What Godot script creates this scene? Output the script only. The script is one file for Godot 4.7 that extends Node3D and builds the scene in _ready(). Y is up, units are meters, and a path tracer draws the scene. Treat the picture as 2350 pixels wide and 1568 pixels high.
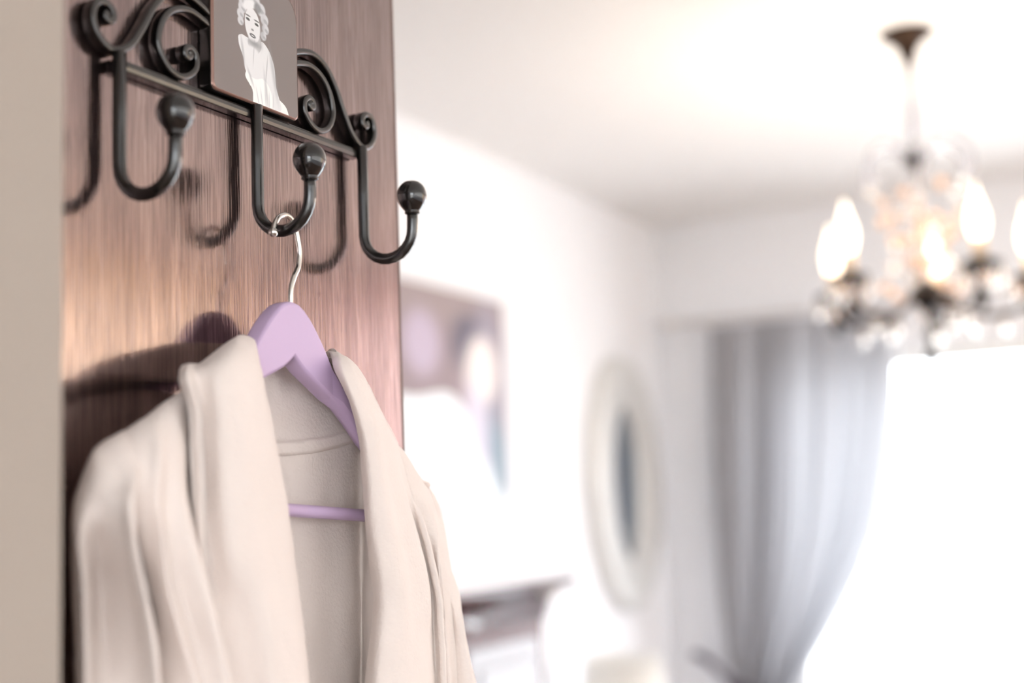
extends Node3D

var noise := FastNoiseLite.new()
var mats := {}


# ---------------------------------------------------------------- naming
func tag(o: Node, label := "", category := "", group := "", kind := "") -> Node:
	if label:
		o.set_meta("label", label)
	if category:
		o.set_meta("category", category)
	if group:
		o.set_meta("group", group)
	if kind:
		o.set_meta("kind", kind)
	return o


func numbered(called: String, parent: Node) -> String:
	if not parent.has_node(NodePath(called)):
		return called
	var k := 1
	while parent.has_node(NodePath("%s_%03d" % [called, k])):
		k += 1
	return "%s_%03d" % [called, k]


func thing(called: String, at := Vector3.ZERO) -> Node3D:
	var o := Node3D.new()
	o.name = numbered(called, self)
	add_child(o, true)
	o.position = at
	return o


func show_mesh(called: String, m: Mesh, material: Material, parent: Node = self, at := Vector3.ZERO) -> MeshInstance3D:
	var o := MeshInstance3D.new()
	o.name = numbered(called, parent)
	o.mesh = m
	o.material_override = material
	o.position = at
	parent.add_child(o, true)
	return o


func struct(called: String, st: SurfaceTool, material: Material, label := "", category := "") -> MeshInstance3D:
	var o := show_mesh(called, done(st), material)
	tag(o, label, category, "", "structure")
	return o


# ---------------------------------------------------------------- mesh code
func begin() -> SurfaceTool:
	var st := SurfaceTool.new()
	st.begin(Mesh.PRIMITIVE_TRIANGLES)
	return st


func done(st: SurfaceTool) -> ArrayMesh:
	st.generate_normals()
	st.index()
	return st.commit()


func tri(st: SurfaceTool, a: Vector3, b: Vector3, c: Vector3) -> void:
	st.add_vertex(a)
	st.add_vertex(b)
	st.add_vertex(c)


func quad(st: SurfaceTool, a: Vector3, b: Vector3, c: Vector3, d: Vector3) -> void:
	tri(st, a, b, c)
	tri(st, a, c, d)


func sheet(st: SurfaceTool, rows: Array, closed := false, smooth := 0) -> void:
	st.set_smooth_group(smooth)
	var n: int = rows[0].size()
	for i in rows.size() - 1:
		var a: PackedVector3Array = rows[i]
		var b: PackedVector3Array = rows[i + 1]
		for j in (n if closed else n - 1):
			var k := (j + 1) % n
			quad(st, a[j], a[k], b[k], b[j])


func box(st: SurfaceTool, lo: Vector3, hi: Vector3, bevel := 0.0) -> void:
	st.set_smooth_group(-1)
	if bevel <= 0.0:
		var p := []
		for k in 8:
			p.append(Vector3(hi.x if k & 1 else lo.x, hi.y if k & 2 else lo.y, hi.z if k & 4 else lo.z))
		for f in [[0, 2, 3, 1], [4, 5, 7, 6], [0, 1, 5, 4], [2, 6, 7, 3], [0, 4, 6, 2], [1, 3, 7, 5]]:
			quad(st, p[f[0]], p[f[1]], p[f[2]], p[f[3]])
		return
	var c := (lo + hi) / 2.0
	var h := (hi - lo) / 2.0
	var b := minf(bevel, minf(h.x, minf(h.y, h.z)) * 0.95)
	var q := func(s: Vector3, axis: int) -> Vector3:
		var v := s * (h - Vector3.ONE * b)
		v[axis] = s[axis] * h[axis]
		return c + v
	for axis in 3:
		var u := (axis + 1) % 3
		var w := (axis + 2) % 3
		for side in [-1.0, 1.0]:
			var ring := []
			for k in [[-1, -1], [1, -1], [1, 1], [-1, 1]]:
				var s := Vector3.ZERO
				s[axis] = side
				s[u] = k[0]
				s[w] = k[1]
				ring.append(q.call(s, axis))
			if side > 0:
				ring.reverse()
			quad(st, ring[0], ring[1], ring[2], ring[3])
		for a in [-1.0, 1.0]:
			for d in [-1.0, 1.0]:
				var s0 := Vector3.ZERO
				s0[u] = a
				s0[w] = d
				s0[axis] = -1
				var s1 := s0
				s1[axis] = 1
				var e := [q.call(s0, u), q.call(s1, u), q.call(s1, w), q.call(s0, w)]
				if a * d < 0:
					e.reverse()
				quad(st, e[0], e[1], e[2], e[3])
	for k in 8:
		var s := Vector3(1 if k & 1 else -1, 1 if k & 2 else -1, 1 if k & 4 else -1)
		if s.x * s.y * s.z > 0:
			tri(st, q.call(s, 0), q.call(s, 1), q.call(s, 2))
		else:
			tri(st, q.call(s, 0), q.call(s, 2), q.call(s, 1))


func lathe(st: SurfaceTool, profile: Array, sides := 24, at := Vector3.ZERO, closed_ends := true) -> void:
	# profile: Vector2(radius, height), from the top down
	var rows := []
	var pr := profile.duplicate()
	if closed_ends:
		pr.push_front(Vector2(0.0001, pr[0].y))
		pr.push_back(Vector2(0.0001, pr[-1].y))
	for p in pr:
		var r := PackedVector3Array()
		for k in sides:
			var t := TAU * k / sides
			r.append(at + Vector3(cos(t) * p.x, p.y, sin(t) * p.x))
		rows.append(r)
	sheet(st, rows, true, 1)


func spline(points: Array, per := 8) -> Array:
	var out := []
	for i in points.size() - 1:
		var a = points[maxi(i - 1, 0)]
		var b = points[i]
		var c = points[i + 1]
		var d = points[mini(i + 2, points.size() - 1)]
		var tc: float = maxf(b.distance_to(c), 1e-6)
		var ta: float = -maxf(b.distance_to(a), 1e-6) if i > 0 else -tc
		var td: float = tc + (maxf(c.distance_to(d), 1e-6) if i < points.size() - 2 else tc)
		for k in per:
			out.append(b.cubic_interpolate_in_time(c, a, d, float(k) / per, tc, ta, td))
	out.append(points[-1])
	return out


func sweep(st: SurfaceTool, path: Array, section: Array, side: Vector3, smooth := 1) -> void:
	# section: Vector2(along side, along the other normal)
	var rows := []
	for i in path.size():
		var t: Vector3 = (path[mini(i + 1, path.size() - 1)] - path[maxi(i - 1, 0)]).normalized()
		var u := (side - t * side.dot(t)).normalized()
		var w := t.cross(u)
		var r := PackedVector3Array()
		for s in section:
			r.append(path[i] + u * s.x + w * s.y)
		rows.append(r)
	for e in [0, -1]:
		var cap := PackedVector3Array()
		for s in section:
			cap.append(path[e])
		if e == 0:
			rows.push_front(cap)
		else:
			rows.push_back(cap)
	sheet(st, rows, true, smooth)


func circle(r: float, sides := 12) -> Array:
	var out := []
	for k in sides:
		out.append(Vector2(cos(TAU * k / sides), sin(TAU * k / sides)) * r)
	return out


func round_rect(a: float, b: float, r: float, per := 3) -> Array:
	var out := []
	for q in [[1, 1, 0.0], [-1, 1, 0.25], [-1, -1, 0.5], [1, -1, 0.75]]:
		for k in per + 1:
			var t: float = TAU * (q[2] + 0.25 * k / per)
			out.append(Vector2(q[0] * (a - r) + cos(t) * r, q[1] * (b - r) + sin(t) * r))
	return out


func ball(st: SurfaceTool, c: Vector3, r: Vector3, rings := 14, sides := 22) -> void:
	var rows := []
	for i in rings + 1:
		var row := PackedVector3Array()
		var a := PI * i / rings
		for k in sides:
			var t := TAU * k / sides
			row.append(c + Vector3(sin(a) * cos(t), cos(a), sin(a) * sin(t)) * r)
		rows.append(row)
	sheet(st, rows, true, 1)


func control(rows: Array) -> Array:
	# rows of whole numbers, three to a point, in tenths of a millimetre
	var out := []
	for r in rows:
		var p := []
		for k in range(0, r.size(), 3):
			p.append(Vector3(r[k], r[k + 1], r[k + 2]) / 10000.0)
		out.append(p)
	return out


func cloth(rows: Array, thick := 0.0025, per_u := 7, per_v := 9, rough := 0.0004) -> ArrayMesh:
	# a smooth sheet of cloth through the control points, with two faces and rounded hems
	var g := control(rows)
	var wide := []
	for r in g:
		wide.append(spline(r, per_u))
	var n: int = wide[0].size()
	var cols := []
	for j in n:
		var c := []
		for r in wide:
			c.append(r[j])
		cols.append(spline(c, per_v))
	var m: int = cols[0].size()
	var front := []
	var normal := []
	for i in m:
		var a := PackedVector3Array()
		var b := PackedVector3Array()
		for j in n:
			var du: Vector3 = cols[mini(j + 1, n - 1)][i] - cols[maxi(j - 1, 0)][i]
			var dv: Vector3 = cols[j][mini(i + 1, m - 1)] - cols[j][maxi(i - 1, 0)]
			var w := dv.cross(du).normalized()
			var p: Vector3 = cols[j][i]
			p += w * (noise.get_noise_3d(p.x * 900.0, p.y * 500.0, p.z * 900.0) * rough * 3.0 + noise.get_noise_3d(p.x * 3200.0, p.y * 2200.0, p.z * 3200.0 + 77.0) * rough)
			a.append(p)
			b.append(w)
		front.append(a)
		normal.append(b)
	var rings := []
	for i in m:
		var ring := PackedVector3Array()
		for j in n:
			ring.append(front[i][j])
		var e: Vector3 = (front[i][n - 1] - front[i][n - 2]).normalized()
		ring.append(front[i][n - 1] - normal[i][n - 1] * thick * 0.5 + e * thick * 0.5)
		for j in range(n - 1, -1, -1):
			ring.append(front[i][j] - normal[i][j] * thick)
		e = (front[i][0] - front[i][1]).normalized()
		ring.append(front[i][0] - normal[i][0] * thick * 0.5 + e * thick * 0.5)
		rings.append(ring)
	var st := begin()
	sheet(st, rings, true, 1)
	for i in [0, m - 1]:
		var back := PackedVector3Array()
		for j in n:
			back.append(front[i][j] - normal[i][j] * thick)
		sheet(st, [front[i], back] if i else [back, front[i]], false, 2)
	return done(st)


# ---------------------------------------------------------------- materials
func mat(called: String, color: Color, rough := 0.6, metal := 0.0) -> StandardMaterial3D:
	var m := StandardMaterial3D.new()
	m.resource_name = called
	m.albedo_color = color
	m.roughness = rough
	m.metallic = metal
	m.cull_mode = BaseMaterial3D.CULL_DISABLED
	mats[called] = m
	return m


func grain_image(size: int, dark: Color, light: Color, seed_: int) -> Array:
	# vertical open-pored grain: [colour, height, roughness]
	var n := FastNoiseLite.new()
	n.noise_type = FastNoiseLite.TYPE_SIMPLEX
	n.fractal_type = FastNoiseLite.FRACTAL_NONE
	n.frequency = 1.0
	n.seed = seed_
	var col := Image.create(size, size, false, Image.FORMAT_RGB8)
	var hgt := Image.create(size, size, false, Image.FORMAT_RGB8)
	var rgh := Image.create(size, size, false, Image.FORMAT_RGB8)
	var blend := size * 0.12
	for x in size:
		for y in size:
			var v := Vector3.ZERO
			var w := clampf((y - (size - blend)) / blend, 0.0, 1.0)
			for s in (2 if w > 0.0 else 1):
				var yy := float(y - s * size)
				var bend := n.get_noise_2d(x * 0.004, yy * 0.0016) * 5.0
				var xx := x + bend
				var fine := n.get_noise_2d(xx * 0.21, yy * 0.0045) * 0.5 + 0.5
				var finer := n.get_noise_2d(xx * 0.47 + 300.0, yy * 0.012) * 0.5 + 0.5
				var broad := n.get_noise_2d(xx * 0.018 + 90.0, yy * 0.0012) * 0.5 + 0.5
				var pore := smoothstep(0.62, 0.8, n.get_noise_2d(xx * 0.33 + 700.0, yy * 0.014) * 0.5 + 0.5)
				var here := Vector3(0.3 * fine + 0.42 * finer + 0.28 * broad, pore, finer * 0.4 + fine * 0.6)
				v += here * ((1.0 - w) if s == 0 else w)
			col.set_pixel(x, y, dark.lerp(light, clampf(v.x * (1.0 - 0.6 * v.y), 0, 1)))
			var h := clampf(v.z * 0.55 + 0.35 - v.y * 0.45, 0, 1)
			hgt.set_pixel(x, y, Color(h, h, h))
			var r := clampf(0.62 + v.z * 0.3 + v.y * 0.3, 0, 1)
			rgh.set_pixel(x, y, Color(r, r, r))
	return [ImageTexture.create_from_image(col), ImageTexture.create_from_image(hgt), ImageTexture.create_from_image(rgh)]


func noise_texture(freq: float, octaves: int, seed_: int, size := 256) -> ImageTexture:
	var n := FastNoiseLite.new()
	n.noise_type = FastNoiseLite.TYPE_SIMPLEX_SMOOTH
	n.frequency = freq
	n.fractal_octaves = octaves
	n.seed = seed_
	var im := n.get_seamless_image(size, size)
	im.convert(Image.FORMAT_RGB8)
	return ImageTexture.create_from_image(im)


func relief(m: StandardMaterial3D, t: Texture2D, cm: float, scale_: float) -> void:
	m.heightmap_enabled = true
	m.heightmap_texture = t
	m.heightmap_scale = cm
	m.uv1_triplanar = true
	m.uv1_world_triplanar = true
	m.uv1_scale = Vector3.ONE * scale_


func make_materials() -> void:
	var plaster := noise_texture(0.05, 4, 4)
	var m := mat("white wall paint", Color(0.95, 0.955, 0.972), 0.85)
	relief(m, plaster, 0.03, 3.0)
	m = mat("ceiling paint", Color(0.95, 0.945, 0.94), 0.9)
	relief(m, plaster, 0.02, 2.0)
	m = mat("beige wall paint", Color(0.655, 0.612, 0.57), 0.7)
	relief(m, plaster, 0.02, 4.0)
	m = mat("trim paint", Color(0.95, 0.95, 0.94), 0.4)
	var g := grain_image(1024, Color(0.42, 0.352, 0.345), Color(0.71, 0.635, 0.622), 11)
	m = mat("wenge veneer", Color.WHITE, 0.19, 0.97)
	m.albedo_texture = g[0]
	m.heightmap_enabled = true
	m.heightmap_texture = g[1]
	m.heightmap_scale = 0.009
	m.roughness_texture = g[2]
	m.uv1_triplanar = true
	m.uv1_world_triplanar = true
	m.uv1_scale = Vector3(2.5, 1.0, 2.5)
	m.uv1_offset = Vector3(0, -0.2, 0)
	m.clearcoat_enabled = true
	m.clearcoat = 1.0
	m.clearcoat_roughness = 0.1
	m = mat("door edge", Color(0.42, 0.33, 0.3), 0.4)
	m = mat("black iron", Color(0.055, 0.046, 0.042), 0.25)
	m.metallic_specular = 0.6
	m.clearcoat_enabled = true
	m.clearcoat = 0.5
	m.clearcoat_roughness = 0.1
	m = mat("black gloss ball", Color(0.06, 0.05, 0.048), 0.12)
	m.clearcoat_enabled = true
	m.clearcoat = 0.8
	m.clearcoat_roughness = 0.04
	m = mat("fleece", Color(0.895, 0.85, 0.822), 0.95)
	m.rim_enabled = true
	m.rim = 0.35
	m.rim_tint = 0.6
	relief(m, noise_texture(0.09, 3, 9), 0.035, 14.0)
	m = mat("lilac lacquer", Color(0.775, 0.68, 0.81), 0.42)
	m = mat("chromed wire", Color(0.86, 0.85, 0.83), 0.16, 1.0)
	m = mat("copper edge", Color(0.56, 0.44, 0.4), 0.25, 0.6)
	m = mat("bronze", Color(0.2, 0.14, 0.1), 0.35, 0.7)
	m = mat("dark bronze", Color(0.1, 0.075, 0.065), 0.3, 0.4)
	m = mat("ivory candle", Color(0.93, 0.82, 0.68), 0.5)
	m = mat("crystal", Color(1.0, 0.97, 0.93, 0.03), 0.02)
	m.refraction_enabled = true
	m.refraction_scale = 0.05
	m = mat("amber crystal", Color(0.95, 0.8, 0.68, 0.1), 0.03)
	m.refraction_enabled = true
	m.refraction_scale = 0.05
	m = mat("pale glass", Color(0.72, 0.73, 0.78, 0.4), 0.05)
	m.refraction_enabled = true
	m.refraction_scale = 0.05
	m = mat("lit bulb", Color(1, 0.95, 0.88), 0.3)
	m.emission_enabled = true
	m.emission = Color(1.0, 0.93, 0.84)
	m.emission_energy_multiplier = 4.0
	m = mat("window glass", Color(1, 1, 1, 0.04), 0.02)
	m.transparency = BaseMaterial3D.TRANSPARENCY_ALPHA
	m = mat("grey voile", Color(0.665, 0.66, 0.675), 0.9)
	m.backlight_enabled = true
	m.backlight = Color(0.595, 0.6, 0.615)
	m = mat("rosy voile", Color(0.86, 0.74, 0.7), 0.9)
	m.backlight_enabled = true
	m.backlight = Color(1.15, 1.05, 1.03)
	m = mat("white voile", Color(0.96, 0.96, 0.96), 0.9)
	m.backlight_enabled = true
	m.backlight = Color(0.97, 0.95, 0.93)
	m = mat("honey curtain", Color(0.95, 0.8, 0.6), 0.9)
	m.backlight_enabled = true
	m.backlight = Color(1.1, 1.03, 0.93)
	m = mat("mahogany", Color(0.34, 0.11, 0.1), 0.32)
	m = mat("mahogany gloss", Color(0.33, 0.11, 0.1), 0.14)
	m.metallic_specular = 0.7
	m.clearcoat_enabled = true
	m.clearcoat = 1.0
	m.clearcoat_roughness = 0.06
	m = mat("silver leaf", Color(0.86, 0.86, 0.855), 0.45, 0.25)
	m = mat("mirror glass", Color(0.62, 0.66, 0.7), 0.03, 1.0)
	m = mat("lamp shade", Color(0.97, 0.96, 0.94), 0.8)
	m.backlight_enabled = true
	m.backlight = Color(0.9, 0.9, 0.9)
	m = mat("porcelain", Color(0.93, 0.92, 0.9), 0.2)
	m = mat("oak floor", Color(0.47, 0.38, 0.32), 0.4)
	m = mat("render wall", Color(0.92, 0.92, 0.92), 0.9)
	m = mat("slate roof", Color(0.33, 0.34, 0.365), 0.9)
	m = mat("paving", Color(0.8, 0.8, 0.79), 0.9)
	m = mat("dark pane", Color(0.5, 0.55, 0.6), 0.1)
	m = mat("rod metal", Color(0.9, 0.88, 0.87), 0.35)
	m = mat("tie cord", Color(0.4, 0.37, 0.42), 0.8)
	m = mat("dark back", Color(0.08, 0.07, 0.07), 0.6)


# ---------------------------------------------------------------- prints
func blot(im: Image, c: Vector2, r: Vector2, turn: float, color: Color, soft := 0.12) -> void:
	var w := im.get_width()
	var h := im.get_height()
	var reach := maxf(r.x, r.y) * (1.0 + soft)
	for y in range(maxi(0, int((c.y - reach) * h)), mini(h, int((c.y + reach) * h) + 1)):
		for x in range(maxi(0, int(c.x * w - reach * h)), mini(w, int(c.x * w + reach * h) + 1)):
			var d := (Vector2(x - c.x * w, y - c.y * h) / h).rotated(-turn)
			var k := Vector2(d.x / r.x, d.y / r.y).length()
			var a := (1.0 - smoothstep(1.0 - soft, 1.0 + soft, k)) * color.a
			if a > 0.0:
				im.set_pixel(x, y, im.get_pixel(x, y).lerp(Color(color.r, color.g, color.b), a))


func shape(im: Image, pts: Array, color: Color) -> void:
	var w := im.get_width()
	var h := im.get_height()
	var poly := PackedVector2Array()
	var lo := Vector2(9, 9)
	var hi := Vector2(-9, -9)
	for p in spline(pts + [pts[0]], 6):
		poly.append(p)
		lo = lo.min(p)
		hi = hi.max(p)
	for y in range(maxi(0, int(lo.y * h) - 1), mini(h, int(hi.y * h) + 2)):
		for x in range(maxi(0, int(lo.x * w) - 1), mini(w, int(hi.x * w) + 2)):
			var a := 0.0
			for s in [Vector2(0.25, 0.25), Vector2(0.75, 0.25), Vector2(0.25, 0.75), Vector2(0.75, 0.75)]:
				if Geometry2D.is_point_in_polygon(Vector2((x + s.x) / w, (y + s.y) / h), poly):
					a += 0.25
			if a > 0.0:
				im.set_pixel(x, y, im.get_pixel(x, y).lerp(Color(color.r, color.g, color.b), a * color.a))


func portrait() -> ImageTexture:
	# a plain black-and-white print of a fair-haired woman in a pale strapless gown
	var im := Image.create(420, 420, false, Image.FORMAT_RGB8)
	im.fill(Color(0.5, 0.46, 0.45))
	var skin := Color(0.88, 0.88, 0.88)
	var gown := Color(0.95, 0.95, 0.94)
	var hair := Color(0.8, 0.8, 0.81)
	# gown and arms
	shape(im, [Vector2(0.40, 0.72), Vector2(0.36, 0.80), Vector2(0.44, 0.89), Vector2(0.45, 1.02), Vector2(0.88, 1.02), Vector2(0.84, 0.93), Vector2(0.72, 0.86), Vector2(0.70, 0.74), Vector2(0.62, 0.70)], gown)
	shape(im, [Vector2(0.33, 0.50), Vector2(0.29, 0.52), Vector2(0.29, 0.57), Vector2(0.34, 0.67), Vector2(0.37, 0.77), Vector2(0.45, 0.80), Vector2(0.60, 0.79), Vector2(0.66, 0.86), Vector2(0.70, 0.98), Vector2(0.77, 0.97), Vector2(0.72, 0.80), Vector2(0.69, 0.62), Vector2(0.62, 0.52), Vector2(0.56, 0.49), Vector2(0.50, 0.51), Vector2(0.42, 0.51)], skin)
	shape(im, [Vector2(0.37, 0.755), Vector2(0.41, 0.79), Vector2(0.48, 0.80), Vector2(0.57, 0.78), Vector2(0.59, 0.84), Vector2(0.55, 0.90), Vector2(0.48, 0.89), Vector2(0.41, 0.86)], gown)
	# neck
	shape(im, [Vector2(0.41, 0.47), Vector2(0.395, 0.55), Vector2(0.47, 0.62), Vector2(0.55, 0.54), Vector2(0.53, 0.46)], Color(0.74, 0.74, 0.74))
	blot(im, Vector2(0.44, 0.60), Vector2(0.09, 0.04), 0.1, skin, 0.3)
	# hair
	for c in [[0.335, 0.29, 0.045], [0.315, 0.345, 0.04], [0.315, 0.4, 0.034], [0.345, 0.24, 0.05], [0.40, 0.205, 0.055], [0.48, 0.2, 0.06], [0.55, 0.245, 0.052], [0.59, 0.31, 0.046], [0.6, 0.38, 0.04], [0.575, 0.44, 0.034]]:
		blot(im, Vector2(c[0], c[1]), Vector2(c[2], c[2]), 0.0, hair, 0.2)
		blot(im, Vector2(c[0] + 0.012, c[1] + 0.012), Vector2(c[2], c[2] * 0.6) * 0.55, 0.6, Color(0.62, 0.62, 0.63, 0.7), 0.4)
	# face
	blot(im, Vector2(0.45, 0.395), Vector2(0.088, 0.13), -0.12, skin, 0.06)
	blot(im, Vector2(0.41, 0.25), Vector2(0.075, 0.04), -0.4, Color(0.9, 0.9, 0.9), 0.3)
	blot(im, Vector2(0.51, 0.245), Vector2(0.04, 0.04), 0.3, Color(0.5, 0.5, 0.5, 0.8), 0.4)
	for e in [[0.397, 0.362], [0.497, 0.376]]:
		blot(im, Vector2(e[0], e[1]), Vector2(0.022, 0.010), 0.15, Color(0.3, 0.3, 0.3), 0.35)
		blot(im, Vector2(e[0], e[1] - 0.028), Vector2(0.03, 0.006), 0.1, Color(0.45, 0.45, 0.45), 0.4)
	blot(im, Vector2(0.448, 0.43), Vector2(0.015, 0.008), 0.1, Color(0.55, 0.55, 0.55), 0.5)
	blot(im, Vector2(0.45, 0.475), Vector2(0.034, 0.014), 0.14, Color(0.34, 0.34, 0.35), 0.25)
	blot(im, Vector2(0.45, 0.475), Vector2(0.022, 0.004), 0.14, Color(0.85, 0.85, 0.85), 0.3)
	# gown folds and collar-bone lines of the print
	for k in 5:
		blot(im, Vector2(0.5 + 0.045 * k, 0.93), Vector2(0.006, 0.07), -0.25 + 0.08 * k, Color(0.78, 0.78, 0.79, 0.7), 0.6)
	blot(im, Vector2(0.46, 0.60), Vector2(0.005, 0.1), 0.1, Color(0.74, 0.74, 0.74, 0.8), 0.6)
	blot(im, Vector2(0.61, 0.68), Vector2(0.006, 0.09), 0.12, Color(0.7, 0.7, 0.7, 0.8), 0.6)
	# soft mid-tones of the printed photograph
	var grey := Color(0.6, 0.6, 0.61, 0.5)
	blot(im, Vector2(0.335, 0.62), Vector2(0.012, 0.09), -0.18, grey, 0.8)
	blot(im, Vector2(0.69, 0.7), Vector2(0.02, 0.17), -0.22, grey, 0.9)
	blot(im, Vector2(0.56, 0.42), Vector2(0.02, 0.1), 0.1, grey, 0.9)
	blot(im, Vector2(0.47, 0.53), Vector2(0.06, 0.02), 0.1, Color(0.5, 0.5, 0.51, 0.6), 0.9)
	blot(im, Vector2(0.6, 0.86), Vector2(0.014, 0.12), -0.15, grey, 0.9)
	blot(im, Vector2(0.42, 0.8), Vector2(0.01, 0.06), -0.5, grey, 0.9)
	return ImageTexture.create_from_image(im)


func far_print() -> ImageTexture:
	var im := Image.create(256, 256, false, Image.FORMAT_RGB8)
	im.fill(Color(0.6, 0.54, 0.56))
	blot(im, Vector2(0.5, 0.02), Vector2(0.9, 0.16), 0.0, Color(0.63, 0.575, 0.58), 0.6)
	blot(im, Vector2(0.36, 0.27), Vector2(0.13, 0.15), 0.0, Color(0.75, 0.7, 0.78), 0.4)
	blot(im, Vector2(0.72, 0.24), Vector2(0.14, 0.14), 0.3, Color(0.42, 0.4, 0.46), 0.4)
	blot(im, Vector2(0.86, 0.5), Vector2(0.12, 0.5), 0.0, Color(0.62, 0.6, 0.66), 0.4)
	blot(im, Vector2(0.8, 0.36), Vector2(0.13, 0.17), 0.1, Color(0.95, 0.92, 0.91), 0.3)
	shape(im, [Vector2(0.0, 0.5), Vector2(0.3, 0.52), Vector2(0.58, 0.5), Vector2(0.7, 0.62), Vector2(0.84, 0.8), Vector2(1.05, 1.05), Vector2(-0.1, 1.1)], Color(0.95, 0.98, 1.0))
	blot(im, Vector2(0.76, 0.62), Vector2(0.08, 0.2), -0.3, Color(0.85, 0.83, 0.9), 0.5)
	blot(im, Vector2(0.92, 0.78), Vector2(0.08, 0.2), -0.2, Color(0.55, 0.62, 0.68), 0.5)
	return ImageTexture.create_from_image(im)


func print_quad(called: String, tex: Texture2D, rough: float, parent: Node, pts: PackedVector3Array, uvs: PackedVector2Array, at := Vector3.ZERO) -> MeshInstance3D:
	# a flat print; pts go round its outline
	var st := begin()
	var mid := Vector3.ZERO
	var uvm := Vector2.ZERO
	for k in pts.size():
		mid += pts[k] / pts.size()
		uvm += uvs[k] / pts.size()
	for k in pts.size():
		var n := (k + 1) % pts.size()
		for v in [[mid, uvm], [pts[k], uvs[k]], [pts[n], uvs[n]]]:
			st.set_uv(v[1])
			st.set_normal(Vector3.RIGHT)
			st.add_vertex(v[0])
	var m := mat(called, Color.WHITE, rough)
	m.albedo_texture = tex
	m.texture_repeat = false
	return show_mesh(called, st.commit(), m, parent, at)


# ---------------------------------------------------------------- the scene
func _ready() -> void:
	noise.seed = 5
	noise.noise_type = FastNoiseLite.TYPE_SIMPLEX
	noise.frequency = 0.02
	# camera
	var cam := Camera3D.new()
	cam.name = "camera"
	cam.transform = Transform3D(Basis(Vector3(0.879615, -0.037667, -0.474192), Vector3(0.092983, 0.991245, 0.093742), Vector3(0.466509, -0.126549, 0.875417)), Vector3(0, 1.5, 0))
	var lens := CameraAttributesPhysical.new()
	lens.frustum_focal_length = 45.918
	lens.frustum_focus_distance = 0.815
	lens.frustum_near = 0.05
	lens.frustum_far = 200.0
	lens.exposure_aperture = 2.8
	cam.attributes = lens
	cam.fov = 29.28
	cam.near = 0.05
	cam.far = 200.0
	add_child(cam)
	cam.current = true
	# overcast daylight
	var sky := ProceduralSkyMaterial.new()
	sky.sky_top_color = Color(0.94, 0.97, 1.0)
	sky.sky_horizon_color = Color(0.96, 0.98, 1.0)
	sky.ground_horizon_color = Color(0.86, 0.87, 0.88)
	sky.ground_bottom_color = Color(0.72, 0.72, 0.71)
	sky.sun_angle_max = 0.0
	var env := Environment.new()
	env.background_mode = Environment.BG_SKY
	env.sky = Sky.new()
	env.sky.sky_material = sky
	env.background_energy_multiplier = 10.0
	env.tonemap_mode = Environment.TONE_MAPPER_LINEAR
	env.tonemap_exposure = 0.91
	env.sdfgi_enabled = true
	env.ssao_enabled = true
	env.ssil_enabled = true
	var we := WorldEnvironment.new()
	we.name = "environment"
	we.environment = env
	add_child(we)

	make_materials()
	build_room()
	build_window_dressing()
	build_outside()
	build_rack()
	build_hanger()
	build_robe()
	build_chandelier()
	build_wall_things()


const LEFT := -1.92
const BACK := -4.86
const RIGHT := 2.6
const FRONT := 2.2
const TOP := 2.6


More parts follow.
